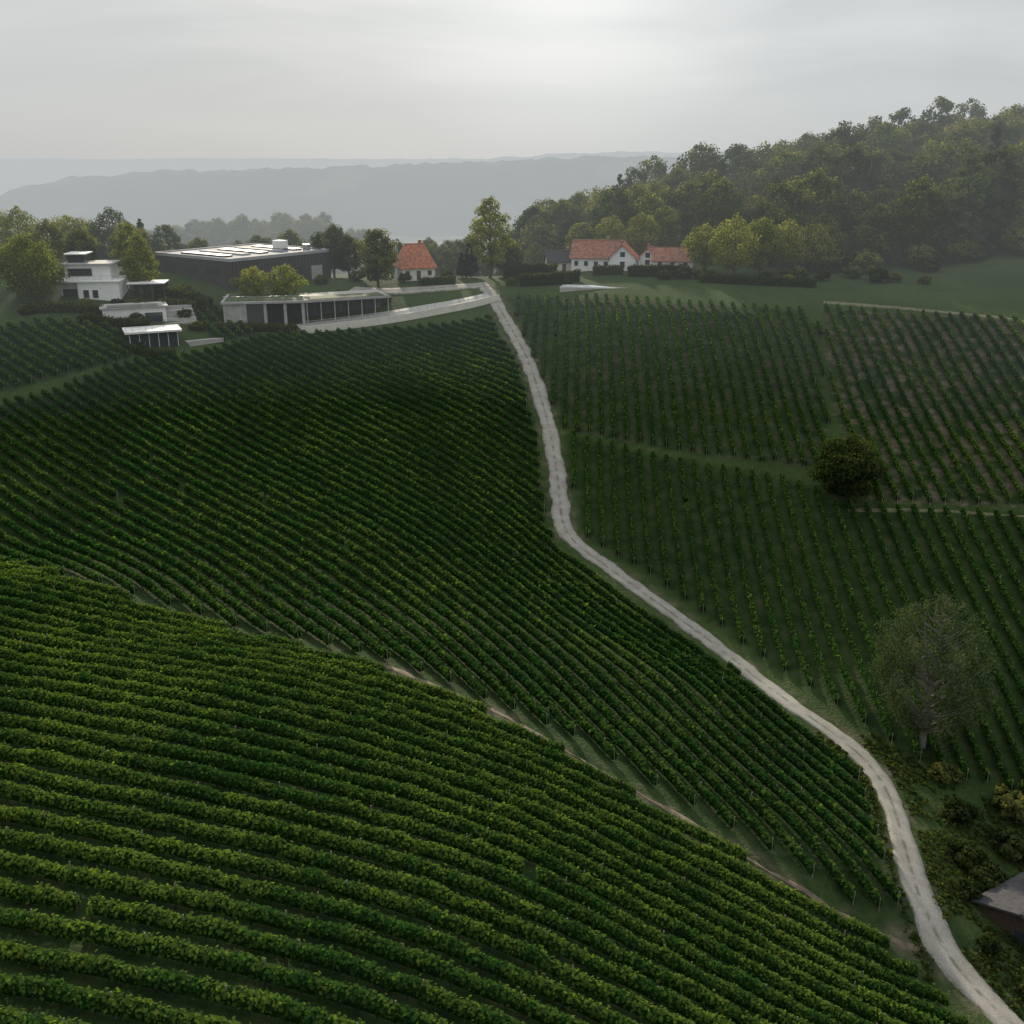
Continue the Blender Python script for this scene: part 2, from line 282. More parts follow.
# ------------------------------------------------------------------ vineyards
def vineyard(name,poly,guide,sp,nl,ls,h,w,tint,seed,hv=.34,stems=False,yel=.55,wob=.3):
    rg=np.random.default_rng(seed);par=empty(name)
    g=np.array(guide,float);g=np.vstack([g[0]-norm(g[1]-g[0])*150,g,g[-1]+norm(g[-1]-g[-2])*150])
    s=np.r_[0,np.cumsum(np.linalg.norm(np.diff(g,axis=0),axis=1))];ss=np.arange(0,s[-1],1.)
    gx=np.interp(ss,s,g[:,0]);gy=np.interp(ss,s,g[:,1]);ker=np.ones(41)/41
    for _ in range(2):
        gx=np.convolve(np.pad(gx,20,'reflect',reflect_type='odd'),ker,'valid');gy=np.convolve(np.pad(gy,20,'reflect',reflect_type='odd'),ker,'valid')
    tx,ty=np.gradient(gx),np.gradient(gy);L=np.hypot(tx,ty);nx_,ny_=-ty/L,tx/L
    A,B,NA,HA,HB,PO,ST=[],[],[],[],[],[],[]
    for k in range(-80,81):
        x=gx+nx_*k*sp;y=gy+ny_*k*sp;m=inpoly(x,y,poly)
        if m.sum()<3:continue
        x=x+(fbm(ss/9,np.full(len(ss),k*3.1))-.5)*wob
        i=np.where(m[:-1]&m[1:])[0];idx=np.unique(np.r_[i,i+1]);z=np.zeros(len(x));z[idx]=H(x[idx],y[idx])
        hh=h*(.92-hv*.3+hv*vn(ss/1.4,np.full(len(ss),k*7.7))-.10*vn(ss/7.,np.full(len(ss),k*2.3)))
        keep=vn(ss/2.3+50,np.full(len(ss),k*5.3))<.965
        if len(i)==0:continue
        st=np.r_[True,np.diff(i)>1]
        PO.append(np.c_[x[i],y[i],z[i]][(st)|(i%7==k%3)])
        en=i[np.r_[np.diff(i)>1,True]]+1;PO.append(np.c_[x[en],y[en],z[en]])
        if stems:ST.append(np.c_[x[i],y[i],z[i]])
        i=i[keep[i]]
        if len(i)==0:continue
        A.append(np.c_[x[i],y[i],z[i]]);B.append(np.c_[x[i+1],y[i+1],z[i+1]]);HA.append(hh[i]);HB.append(hh[i+1]);NA.append(np.c_[nx_[i],ny_[i],0*x[i]])
    A,B,NA,HA,HB=[np.concatenate(q) for q in(A,B,NA,HA,HB)];n=len(A)
    up=np.array([0,0,1.])
    sec=np.array([(-.36,.32),(-.42,.6),(-.2,.86),(.2,.86),(.42,.6),(.36,.32)])
    VA=A[:,None]+NA[:,None]*(sec[:,0]*w)[None,:,None]+up*(sec[:,1][None,:]*HA[:,None])[...,None]
    VB=B[:,None]+NA[:,None]*(sec[:,0]*w)[None,:,None]+up*(sec[:,1][None,:]*HB[:,None])[...,None]
    V1=np.concatenate([VA,VB],1).reshape(-1,3)
    f=np.array([(j,(j+1)%6,6+(j+1)%6,6+j) for j in range(6)]);F1=((np.arange(n)*12)[:,None,None]+f[None]).reshape(-1,4)
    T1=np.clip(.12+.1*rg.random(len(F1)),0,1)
    r=np.repeat(np.arange(n),nl);N=len(r);t=rg.random(N);c=A[r]*(1-t[:,None])+B[r]*t[:,None];hh=HA[r]*(1-t)+HB[r]*t
    th=rg.uniform(-.75,math.pi+.75,N);rad=rg.uniform(.75,1.2,N)
    shoot=rg.random(N)<.10;rad=np.where(shoot&(np.sin(th)>.2),rad*1.25,rad)
    lat=np.cos(th)*rad*w*.5;zz=(.62+.38*np.sin(th)*rad)*hh
    C=c+NA[r]*lat[:,None]+up*zz[:,None]+rg.normal(0,.05,(N,3))
    Nn=NA[r]*np.cos(th)[:,None]+up*(np.sin(th)+.35)[:,None]+rg.normal(0,.55,(N,3))
    V2,F2=quads(C,Nn,ls*rg.uniform(.6,1.3,N),rg)
    T2=tint+yel*(fbm(C[:,0]/11,C[:,1]/11)-.5)+min(.35,hv+.08)*(vn(C[:,0]/1.1,C[:,1]/1.1)-.5)+rg.normal(0,.12,N)+.12*np.sin(th)
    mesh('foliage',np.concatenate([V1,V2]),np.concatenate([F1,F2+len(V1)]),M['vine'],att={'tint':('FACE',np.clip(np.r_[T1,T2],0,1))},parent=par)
    Pp=np.concatenate(PO);boxes('posts',Pp,np.c_[np.full(len(Pp),.07),np.full(len(Pp),.07),h*rg.uniform(1.02,1.2,len(Pp))],'post',par,rg.normal(0,.05,(len(Pp),2)))
    if stems:
        Sp=np.concatenate(ST);Sp[:,:2]+=rg.normal(0,.1,(len(Sp),2));boxes('stems',Sp,(.06,.06,.8),'stem',par,rg.normal(0,.08,(len(Sp),2)))
    return N
tot=0
tot+=vineyard('vineyard_rows',NEAR,G_NEAR,2.3,105,.22,1.5,.68,.66,1,.36,True,.8)  # lighter, yellower leaf tint paints sunlight onto the near block
tot+=vineyard('vineyard_rows',MID,G_MID2,2.15,34,.34,1.4,.62,.40,2)  # darker leaf tint stands in for soft shade on the middle block
tot+=vineyard('vineyard_rows',RT,G_R,2.2,38,.30,1.3,.66,.48,3,.03,False,.4,.1)
tot+=vineyard('vineyard_rows',RR,G_R,2.3,34,.30,1.3,.62,.54,4,.05,False,.9,.1)
tot+=vineyard('vineyard_rows',LO,G_R,2.25,40,.30,1.35,.66,.46,5,.05,False,.4,.1)
tot+=vineyard('vineyard_rows',UL1,G_MID,2.3,30,.40,1.5,.7,.56,6)
tot+=vineyard('vineyard_rows',UL2,P('-66,225 -57,211'),2.2,30,.40,1.5,.7,.5,8)
# ------------------------------------------------------------------ trees
def prof(style,t):
    if style=='conifer':return (1-t)**.85*.95+.05
    if style=='poplar':return np.sin(np.pi*np.clip(t*.9+.08,0,1))**.6
    if style=='birch':return np.sin(np.pi*np.clip(t**.75*.94+.04,0,1))**.8
    return np.sqrt(np.clip(1-(2*t-.92)**2,.02,1))
def tree_mesh(name,seed,h,r,th,style,ncl,nq,ls,lm,bm='bark',cs=.30,tint=.45):
    rg=np.random.default_rng(seed);Vs,Fs,Mi,Ti=[],[],[],[];o=0
    def add(V,F,mi,ti):
        nonlocal o
        Vs.append(V);Fs.append(F+o);Mi.append(np.full(len(F),mi));Ti.append(ti if np.ndim(ti) else np.full(len(F),ti));o+=len(V)
    tr=h*.016+.05;b=np.cumsum(rg.normal(0,.012*h,(7,2)),0)*.6;b[0]=0;zt=np.linspace(-.3,h*.86,7);tp=np.c_[b,zt]
    V,F=tube(tp,tr*np.linspace(1.25,.18,7),8);add(V,F,1,.5)
    t=(np.arange(ncl)+rg.random(ncl))/ncl;a=np.arange(ncl)*2.39996+rg.normal(0,.35,ncl);q=rg.uniform(.35,1,ncl)**.5
    ph1,ph2=rg.uniform(0,6,2);ir=1+.14*np.sin(a*2+ph1)+.10*np.sin(a*3+ph2)
    pr=prof(style,t)*r*(1-cs*.55)*q*ir
    cc=np.c_[pr*np.cos(a),pr*np.sin(a),th+cs*r*.5+t*(h-th-cs*r*1.1)+rg.normal(0,.02*h,ncl)]
    cr=r*cs*rg.uniform(.65,1.25,ncl)*(.5+.5*prof(style,t))
    for i in range(ncl):
        if i%2==0 or style in('birch','willow'):
            zb=max(th*.7,cc[i,2]-rg.uniform(.5,1.1)*np.hypot(cc[i,0],cc[i,1])-.4);zb=min(zb,h*.8)
            bx=np.array([np.interp(zb,zt,tp[:,0]),np.interp(zb,zt,tp[:,1]),zb]);md=(bx+cc[i])/2+np.array([0,0,-.04*h*rg.random()])+rg.normal(0,.015*h,3)
            V,F=tube([bx,md,cc[i]],[tr*.36,tr*.2,tr*.06],5);add(V,F,1,.5)
    k=rg.choice(ncl,nq,p=cr**2/np.sum(cr**2));d=norm(rg.normal(size=(nq,3)));rr=rg.uniform(.35,1.08,nq)**.6
    sq=np.array([1,1,.8]) if style!='willow' else np.array([.9,.9,1.25])
    C=cc[k]+d*sq*(cr[k]*rr)[:,None]
    if style=='willow':C[:,2]-=rg.random(nq)**2*1.2
    ctr=np.array([0,0,(th+h)/2]);N=d*.9+norm(C-ctr)*.4+rg.normal(0,.4,(nq,3))+np.array([0,0,.25])
    V,F=quads(C,N,ls*rg.uniform(.55,1.35,nq),rg)
    ct=rg.normal(0,.14,ncl);ti=tint+ct[k]+.22*d[:,2]*.9+.2*((C[:,2]-th)/(h-th)-.5)+rg.normal(0,.1,nq)-.3*(rr<.72)  # crown shading put into leaf colour: lighter tops, darker interior, plus random variation
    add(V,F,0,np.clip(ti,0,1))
    return mesh(name,np.concatenate(Vs),np.concatenate(Fs),[M[lm],M[bm]],np.concatenate(Mi),{'tint':('FACE',np.concatenate(Ti))},link=False)
def place(name,me,x,y,s=1.,rot=None,parent=None,dz=0,sz=None):
    o=bpy.data.objects.new(name,me);o.location=(x,y,float(H(x,y))+dz);o.rotation_euler[2]=rng.uniform(0,6.28) if rot is None else rot
    o.scale=(s,s,sz or s);LK(o)
    if parent:o.parent=parent
    return o
def tree(name,x,y,h,r,style='round',lm='leaf',th=None,ncl=46,nq=4600,ls=.42,bm='bark',cs=.36,tint=.45,seed=None):
    seed=seed or int(abs(x*13+y*7))+1
    return place(name,tree_mesh(name,seed,h,r,h*.12 if th is None else th,style,ncl,nq,ls,lm,bm,cs,tint),x,y)
tree('broadleaf_tree',-101.5,220,14.5,7.4,lm='leafy',tint=.25,ncl=64,nq=9000,th=1.)
tree('broadleaf_tree',-120,258,15,6,lm='leafy',nq=5000);tree('broadleaf_tree',-131,262,13,6,lm='leafy');tree('broadleaf_tree',-111,266,13.5,5.5,lm='leafy')
tree('broadleaf_tree',-104,276,17,5.2,tint=.35);tree('broadleaf_tree',-111,279,14,5,tint=.4);tree('spruce_tree',-98,280,15,3.4,'conifer','leafdark',th=1)
tree('birch_tree',-82,231,13,3.8,'birch','leafy',nq=4200,bm='barkpale')
tree('birch_tree',-87,240,13,3.6,'birch','leafy',nq=3600,bm='barkpale')
tree('broadleaf_tree',-91,252,12,4.6,tint=.5);tree('broadleaf_tree',-98,240,11,4.2,tint=.45);tree('broadleaf_tree',-107,244,12,5,tint=.55)
tree('broadleaf_tree',-93,286,15,4.6,tint=.35);tree('broadleaf_tree',-86,290,12,4.4)
tree('ornamental_tree',-57.5,231.5,9.6,4.0,'round','leafy',th=2.4,ncl=34,nq=2600,ls=.34);tree('ornamental_tree',-50.5,233,10,4.3,'round','leafy',th=2.4,ncl=36,nq=3000,ls=.34)
tree('broadleaf_tree',-62,296,14.5,5);tree('broadleaf_tree',-53,300,14,4.8);tree('broadleaf_tree',-72,300,13,5)
tree('broadleaf_tree',-45.5,268,13.6,5.2,tint=.38,nq=6000);tree('broadleaf_tree',-41,264,11,4.2,tint=.3)
tree('broadleaf_tree',-32,250,14,5,tint=.6,ncl=60,nq=8000,th=.8)
tree('poplar_tree',-5.5,262,20,5.4,'birch','leafy',th=2.5,ncl=70,nq=7500,ls=.42,cs=.3)
tree('cypress_tree',-12.6,263,6.5,1.6,'conifer','leafdark',th=.3,nq=2500,ls=.3);tree('cypress_tree',-10.5,264,9.8,2.4,'conifer','leafdark',th=.4,nq=3500,ls=.34);tree('broadleaf_tree',-1,270,9.5,4.2,tint=.35)
tree('walnut_tree',52,153,10.8,6.4,tint=.30,ncl=60,nq=11000,ls=.34,th=.8,cs=.30)
tree('willow_tree',46.5,101,19,6.6,'willow','leafgrey',th=2.5,ncl=110,nq=16500,ls=.21,bm='barkpale',cs=.20,tint=.42)
tree('silver_poplar_tree',111,262,27,5,'poplar','leafgrey',th=3,ncl=70,nq=8000,cs=.3,tint=.95)
for x,y,h,r in((52,246,15,5.8),(59,250,14,5.4),(47,256,12,5),(66,254,13,5.2),(34,278,13,5),(41,284,14,5.4),(27,286,12.5,5),(19,290,12,4.6),(73,255,12,5)):tree('broadleaf_tree',x,y,h,r,lm='leafy',tint=.6,nq=5000)
var=[tree_mesh('forest_tree',200+i,h,r,h*.06,'round',48,4600,.66,lm,cs=.33,tint=t) for i,(h,r,t,lm) in enumerate(((20,8.4,.5,'leaf'),(22,8,.4,'leaf'),(18,8.6,.65,'leaf'),(21,7.2,.35,'leaf'),(17,7.6,.75,'leaf'),(19,8,.15,'leafy')))]
var+=[tree_mesh('forest_tree',231,23,4.4,1,'conifer',56,3200,.6,'leafdark')]
shr=[tree_mesh('shrub',300+i,2.6,2.2,.1,'round',18,1500,.30,lm,tint=t) for i,(lm,t) in enumerate((('leaf',.3),('leaf',.45),('leafy',.25)))]
FO=P('6,300 28,294 45,292 58,276 68,265 82,260 100,264 118,270 150,264 230,252 300,300 300,420 170,450 80,410 20,370 2,330')
fp=empty('forest');pts=[];cell={}
for _ in range(9000):
    x=rng.uniform(0,300);y=rng.uniform(250,450)
    if not inpoly(np.array(x),np.array(y),FO):continue
    d=8.0+(y-260)*.012;kx,ky=int(x//11),int(y//11)
    if any((x-a)**2+(y-b)**2<d*d for i in(-1,0,1) for j in(-1,0,1) for a,b in cell.get((kx+i,ky+j),[])):continue
    cell.setdefault((kx,ky),[]).append((x,y));pts.append((x,y))
for x,y in pts:
    s=rng.uniform(.78,1.16)*(.80+.20*float(sm(10,75,x)));k=rng.choice(7,p=[.24,.2,.19,.14,.14,.07,.02])
    place('tree_in_forest',var[k],x,y,s,parent=fp,sz=s*rng.uniform(.88,1.12))
ep=empty('forest_edge_shrubs')
for i in range(90):
    x=rng.uniform(60,190);y=np.interp(x,[60,82,118,150,230],[268,255,264,258,248])+rng.normal(0,2);place('shrub_plant',shr[rng.integers(3)],x,y,rng.uniform(.9,2.4),parent=ep)
hp=empty('distant_trees')
for cx,cy,wx,wy,n in((-150,625,135,40,260),(-300,585,90,60,190),(-215,430,70,40,60),(-30,420,60,40,40),(-170,345,45,35,45)):
    for _ in range(n):
        x=rng.normal(cx,wx*.6);y=rng.normal(cy,wy*.6);place('distant_tree',var[rng.integers(6)],x,y,rng.uniform(.4,.8),parent=hp)
vp=empty('village_trees')
for _ in range(34):
    x=rng.uniform(-34,14);y=rng.uniform(288,335);place('village_tree',var[rng.integers(6)],x,y,rng.uniform(.34,.52),parent=vp)
for _ in range(34):
    x=rng.uniform(-150,-56);y=rng.uniform(292,330);place('village_tree',var[rng.integers(6)],x,y,rng.uniform(.4,.64),parent=vp)
def hedge(name,pl,w,h,lm='leaf',tint=.35,nq=90):
    q,nn=resample(pl,.7,1);rg=np.random.default_rng(int(abs(pl[0][0]*10))+3);n=len(q);z=H(q[:,0],q[:,1]);hh=h*(.88+.24*vn(np.arange(n)/2.,np.full(n,4.)))
    V=[];sec=[(-.42,-.1),(-.45,.6),(-.3,.9),(.3,.9),(.45,.6),(.42,-.1)]
    for a,b in sec:V.append(np.c_[q+nn*a*w,z+b*hh])
    F=[(j*n+i,j*n+i+1,(j+1)*n+i+1,(j+1)*n+i) for j in range(5) for i in range(n-1)];V=np.concatenate(V)
    N=int(nq*n);k=rg.integers(0,n,N);th=rg.uniform(-.3,math.pi+.3,N);c=np.cos(th);s=np.sin(th)
    c2=np.sign(c)*np.abs(c)**.5;s2=np.sign(s)*np.abs(s)**.5
    C=np.c_[q[k]+nn[k]*(c2*w*.5)[:,None],z[k]+(.5+.47*s2)*hh[k]]+rg.normal(0,.16,(N,3));Nn=np.c_[nn[k]*c[:,None],s+.2]+rg.normal(0,.5,(N,3))
    V2,F2=quads(C,Nn,.3*rg.uniform(.6,1.3,N),rg)
    return mesh(name,np.concatenate([V,V2]),np.concatenate([np.array(F),F2+len(V)]),M[lm],att={'tint':('FACE',np.clip(np.r_[np.full(len(F),.15),tint+rg.normal(0,.14,N)],0,1))})
hedge('hedge',P('-78,229 -72,228 -66,227'),2.6,3.2,tint=.5);hedge('hedge',P('-76,224 -69,226'),1.8,2.2,tint=.55)
hedge('hedge',P('-2,258 4,259 11,258'),2.4,3.4,tint=.4);hedge('hedge',P('2,250 9,249 16,250'),2.2,2.6,tint=.45);hedge('hedge',P('28,252 36,251 42,253'),2.4,2.4,tint=.45)
hedge('hedge',P('-101,214 -92,216 -86,217'),1.6,1.8,tint=.5);hedge('hedge',P('20,256 27,255'),1.6,2,tint=.35);hedge('hedge',P('-74,201 -70,199 -66,200'),1.4,1.4,tint=.5);hedge('hedge',P('-88,211 -80,211 -75,213'),1.6,2.0,tint=.55)
hedge('hedge',P('-22,250 -14,253'),1.6,1.6,tint=.45);hedge('hedge',P('44,243 56,238 68,234'),2.0,1.8,tint=.4)
hedge('hedge',P('-63,217 -52,219 -46,218'),1.5,1.5,tint=.5);hedge('hedge',P('-44,231 -36,234 -28,238'),1.4,1.3,tint=.55)
sp_=empty('shrubs')
for x,y,s in((40,248,1.3),(45,247,1.1),(36,247,.9),(84,240,1.3),(88,241,.9),(80,246,1.2),(66,244,1.3),(58,240,1.1),(63,238,.9),(0,251,.8),(-100,213,.7),(-46,252,.9),(-38,256,1.),(-26,254,.9),(-16,260,.8),(13,248,.7),(-78,215,.9),(-71,212,.8),(-66,216,.8),(-62,218,.7),(-90,219,.8),(-75,209,.7),(72,242,1.0),(94,238,.8),(-70,221,.9),(-73,232,1.2),(-80,222,.9),(-84,221,.8),(-40,240,.8),(-34,241,.7)):
    place('shrub_plant',shr[rng.integers(3)],x,y,s,parent=sp_)
for x,y,s in((44,83,1.0),(46.5,90,.9),(42,77.5,.7),(45,80,1.0),(50,86,1.2),(53,92,1.1),(43,66,.8),(55,86,1.5),(47,96,.8),(41,71,.6),(58,92,1.6)):
    place('shrub_plant',shr[rng.integers(2)],x,y,s,parent=sp_)
tr_=np.random.default_rng(77);gx=tr_.uniform(34,62,9000);gy=tr_.uniform(58,104,9000);ok=(polydist(gx,gy,ROAD)>1.7)&~inpoly(gx,gy,NEAR)&~inpoly(gx,gy,MID)&~inpoly(gx,gy,LO);gx=gx[ok];gy=gy[ok]
dn=fbm(gx/4,gy/4);k=dn>.42;gx=gx[k];gy=gy[k];Cg=np.repeat(np.c_[gx,gy,H(gx,gy)+.12],3,0)+tr_.normal(0,.14,(len(gx)*3,3))*np.array([1,1,.4])
V,F=quads(Cg,tr_.normal(size=(len(Cg),3))+np.array([0,-.4,.6]),tr_.uniform(.2,.5,len(Cg)),tr_);mesh('verge_grass',V,F,M['leaf'],att={'tint':('FACE',np.clip(tr_.normal(.4,.16,len(F)),0,1))})
# ------------------------------------------------------------------ buildings
def window(p,nm,x0,x1,z0,z1,y,mat='glass'):
    """window in a wall facing -y (local)"""
    box(p,nm+'_glass',(x0+.07,x1-.07),(y-.04,y+.02),(z0+.07,z1-.07),mat)
    for a,(xx,zz) in enumerate((((x0,x1),(z0,z0+.07)),((x0,x1),(z1-.07,z1)),((x0,x0+.07),(z0+.07,z1-.07)),((x1-.07,x1),(z0+.07,z1-.07)))):box(p,nm+'_frame_%d'%a,xx,(y-.09,y+.02),zz,'offwhite')
def house(name,x,y,lx,ly,wh,rh,rot,wall='offwhite',roof='tile',hip=0.,dz=0,wins=3):
    z=float(H(x,y))+dz;p=empty(name,(x,y,z),rot);a,b=lx/2,ly/2
    V=[(-a,-b,-1.5),(a,-b,-1.5),(a,b,-1.5),(-a,b,-1.5),(-a,-b,wh),(a,-b,wh),(a,b,wh),(-a,b,wh)]
    mesh('walls',V,BF,M[wall],parent=p)
    g=.12
    for s,nm in((-1,'gable_left'),(1,'gable_right')):
        xx=s*a
        if hip:continue
        V=[(xx-g*s,-b,wh),(xx-g*s,b,wh),(xx-g*s,0,wh+rh),(xx,-b,wh),(xx,b,wh),(xx,0,wh+rh)]
        me=bpy.data.meshes.new(nm);me.from_pydata(V,[],[(0,1,2),(3,5,4),(0,3,4,1),(1,4,5,2),(2,5,3,0)]);me.materials.append(M[wall]);o=bpy.data.objects.new(nm,me);LK(o);o.parent=p
    ov=.55;t=.22;sl=rh/b;e=wh-ov*sl
    for s,nm in((-1,'roof_front'),(1,'roof_back')):
        A0=a+ov;A1=a+ov-hip
        V=[(-A0,s*(b+ov),e),(A0,s*(b+ov),e),(A1,0,wh+rh),(-A1,0,wh+rh)];V+=[(q[0],q[1],q[2]+t) for q in V]
        mesh(nm,V,BF,M[roof],parent=p)
    if hip:
        for s in(-1,1):
            A0=s*(a+ov);A1=s*(a+ov-hip);V=[(A0,-b-ov,e),(A0,b+ov,e),(A1,.02,wh+rh),(A1,-.02,wh+rh)];V+=[(q[0],q[1],q[2]+t-.01) for q in V];mesh('roof_hip',V,BF,M[roof],parent=p)
    box(p,'ridge_cap',(-a-ov+hip,a+ov-hip),(-.14,.14),(wh+rh+t-.08,wh+rh+t+.1),roof)
    box(p,'chimney',(a*.3,a*.3+.7),(.4,1.1),(wh+rh*.5,wh+rh+1.0),'tileold')
    for i in range(wins):
        cx=-a+lx*(i+.5)/wins
        if i==wins//2:
            box(p,'door',(cx-.5,cx+.5),(-b-.06,-b+.02),(0,2.1),'darkwood')
        else:window(p,'window_%d'%i,cx-.55,cx+.55,.9,2.2,-b)
    for s in(-1,1):
        for k,zz in enumerate((.9,wh+.2)):
            if zz+1.2>wh+rh*.6:continue
            box(p,'gable_window_%d'%k,(s*a-.03,s*a+.03) ,(-.6,.6),(zz,zz+1.2),'glass')
    return p
house('red_roof_house',-24,259,8.2,8.5,3.2,4.8,R(18),'offwhite','tile',2.2)
house('farm_house',22,268,12.5,7.5,3.2,3.6,R(-14),'white','tileold',dz=.1,wins=5)
house('farm_house',28,263.5,5,6.5,3.0,3.0,R(76),'white','tile',dz=.1,wins=2)
house('farm_house',40.5,264,9.5,6.5,2.4,2.6,R(-12),'white','tileold',wins=3)
house('cottage',35,267,5.5,5,2.4,2.4,R(70),'white','tile',wins=2)
house('outbuilding',13,272,8,5.5,2.8,2.2,R(8),'offwhite','slate',wins=3)
house('shed',47.6,74.5,6.5,8.5,2.4,1.6,R(30),'darkwood','slate',wins=2)
house('distant_farmhouse',-205,560,14,9,4,4,R(20),'white','tileold',wins=3);house('distant_farmhouse',-190,572,12,8,4,4,R(-10),'white','tileold',wins=3)
zb=-30.6;p=empty('winery_building',(-64,239,zb),R(53.6))
LXw,LYw,HW=31,28,7.0
mesh('hall_walls',[(x_,y_,z_) for z_ in(-2,HW) for x_,y_ in((0,0),(LXw,0),(LXw,LYw),(0,LYw))],BF,M['clad'],parent=p)
box(p,'roof_sheet',(.45,LXw-.45),(.45,LYw-.45),(HW,HW+.12),'seam')
for nm,xx,yy in(('parapet_south',(-.1,LXw+.1),(-.1,.4)),('parapet_north',(-.1,LXw+.1),(LYw-.4,LYw+.1)),('parapet_west',(-.1,.4),(.4,LYw-.4)),('parapet_east',(LXw-.4,LXw+.1),(.4,LYw-.4))):box(p,nm,xx,yy,(HW-.35,HW+.4),'roofgrey')
for i in range(5):box(p,'skylight_%d'%i,(3+i*5.4,5.6+i*5.4),(6,22),(HW+.12,HW+.5),'roofgrey' if i%2 else 'dark')
box(p,'vent_unit',(23,25.5),(9,12),(HW+.5,HW+2.4),'white');box(p,'vent_unit_small',(27,28.4),(4,5.4),(HW+.12,HW+1.5),'metal')
for i in range(4):box(p,'loading_door_%d'%i,(5+i*6.5,8.6+i*6.5),(-.06,.02),(.2,3.8),'concrete' if i%2 else 'glass')
for i in range(3):box(p,'side_window_%d'%i,(-.06,.02),(4+i*8,9+i*8),(3.6,4.8),'glass')
p=empty('terrace_building',(-61.5,220.5,-35.9),R(9))
W1,D1,H1=17,13,5.5
box(p,'back_wall',(0,W1),(3.2,D1),(-2,H1-.5),'concrete')
box(p,'roof_slab',(-.4,W1+.4),(-.4,D1+.4),(H1-.5,H1),'concrete')
box(p,'planted_roof',(.3,W1-.3),(.5,D1-.3),(H1,H1+.15),plain('roof_planting',(.055,.08,.025),.9,.5,1.2,0,.6))
for i,xx in enumerate((0,4.2,8.4,12.6,16.4)):box(p,'pier_%d'%i,(xx,xx+.6),(0,3.2),(-2,H1-.5),'concrete')
for i in range(4):box(p,'glazing_%d'%i,(.6+i*4.2,4.2+i*4.2 if i<3 else 16.4),(2.2,2.4),(-.3,H1-.5),'glass')
box(p,'solid_wall_panel',(.6,4.19),(.1,.35),(-2,H1-.52),'concrete');box(p,'dark_wall_panel',(4.85,8.35),(.1,.35),(-2,H1-.52),'dark')
for i in range(14):box(p,'rail_post_%d'%i,(.2+i*1.25,.25+i*1.25),(-.25,-.2),(H1,H1+1.05),'metal')
box(p,'rail_top',(.2,W1),(-.26,-.19),(H1+1.05,H1+1.1),'metal')
p=empty('pergola',(-44.2,222.6,-35.9),R(25))
box(p,'pergola_roof',(0,19),(0,6.5),(5.2,5.55),'concrete');box(p,'rear_wall',(.4,18.6),(5.9,6.1),(-2.0,5.2),'dark');box(p,'fascia',(-.1,19.1),(-.12,0),(5.1,5.65),'concrete')
for i in range(7):
    box(p,'column_%d'%i,(.2+i*3.05,.38+i*3.05),(.3,.5),(-2,5.2),'concrete')
    if i<6:box(p,'rear_window_%d'%i,(.7+i*3.05,2.9+i*3.05),(5.82,5.9),(-.5,4.6),'glass')
box(p,'planted_roof',(1,18),(.8,5.8),(5.55,5.68),plain('sedum_roof',(.07,.085,.035),.9,.4,1.5))
box(p,'upper_deck',(-1,20),(6.6,13),(4.6,5.4),'paving')
q,nn=resample(DRIVE,1.,3);off=q+nn*3.1 if (H(*(q+nn*3).T)).mean()<(H(*(q-nn*3).T)).mean() else q-nn*3.1
n=len(off);z=H(off[:,0],off[:,1]);zt=np.convolve(np.pad(z,4,'edge'),np.ones(9)/9,'valid')+1.5;dv=norm(off-q)
rw=empty('retaining_wall');Vs=[np.c_[off-dv*.15,z-1],np.c_[off-dv*.15,zt],np.c_[off+dv*.15,zt],np.c_[off+dv*.15,z-1.5]]
mesh('wall_face',np.concatenate(Vs),np.array([(j*n+i,j*n+i+1,((j+1)%4)*n+i+1,((j+1)%4)*n+i) for j in range(4) for i in range(n-1)]),M['offwhite'],parent=rw)
fe=empty('metal_railing');boxes('posts',np.c_[off,zt][::2],(.06,.06,1.05),'metal',fe)
for h_ in(.55,1.03):
    V,F=tube(np.c_[off,zt+h_],np.full(n,.03),4);mesh('rail',V,F,M['metal'],parent=fe)
p=empty('white_modern_villa',(-96,223,-30.8),R(6))
box(p,'lower_storey',(3,11.5),(0,9),(-2,4.2),'white');box(p,'lower_left_wing',(-1,3),(1.2,9),(-2,4.0),'concrete')
box(p,'terrace_slab',(-1.5,12),(-.5,9.5),(4.2,4.5),'white');box(p,'upper_storey',(0,9.5),(2.4,9),(4.5,7.6),'white');box(p,'upper_roof',(-.6,10.4),(1.6,9.4),(7.6,7.9),'concrete')
box(p,'roof_pavilion',(.5,4.0),(4,8.5),(7.9,9.6),'glass');box(p,'pavilion_roof',(0,4.6),(3.4,9),(9.6,9.85),'white')
for i in range(2):window(p,'window_%d'%i,4+i*1.9,5.3+i*1.9,.8,2.6,0)
window(p,'strip_window',.6,5.8,5.1,6.9,2.4);window(p,'wing_window',-.6,2.6,.4,2.8,1.2)
for i in range(12):box(p,'rail_post_%d'%i,(-1.3+i*1.18,-1.25+i*1.18),(-.42,-.37),(4.5,5.5),'metal')
box(p,'rail_top',(-1.35,11.95),(-.44,-.36),(5.5,5.56),'metal')
p=empty('carport',(-83.5,226,-31),R(8))
box(p,'roof',(0,8),(0,6),(3.6,3.85),'white');box(p,'rear_wall',(.2,7.8),(5.5,5.75),(-1,3.6),'dark')
for i in range(4):box(p,'column_%d'%i,(.1+i*2.5,.3+i*2.5),(.2,.4),(-2,3.6),'dark')
p=empty('white_annex',(-84.5,213.5,-34.8),R(22))
box(p,'body',(0,12.5),(0,6),(-2,3.8),'white');box(p,'roof_slab',(-.5,13),(-.5,6.5),(3.8,4.1),'concrete');box(p,'gravel_roof',(.3,12.2),(.3,5.7),(4.1,4.2),'paving')
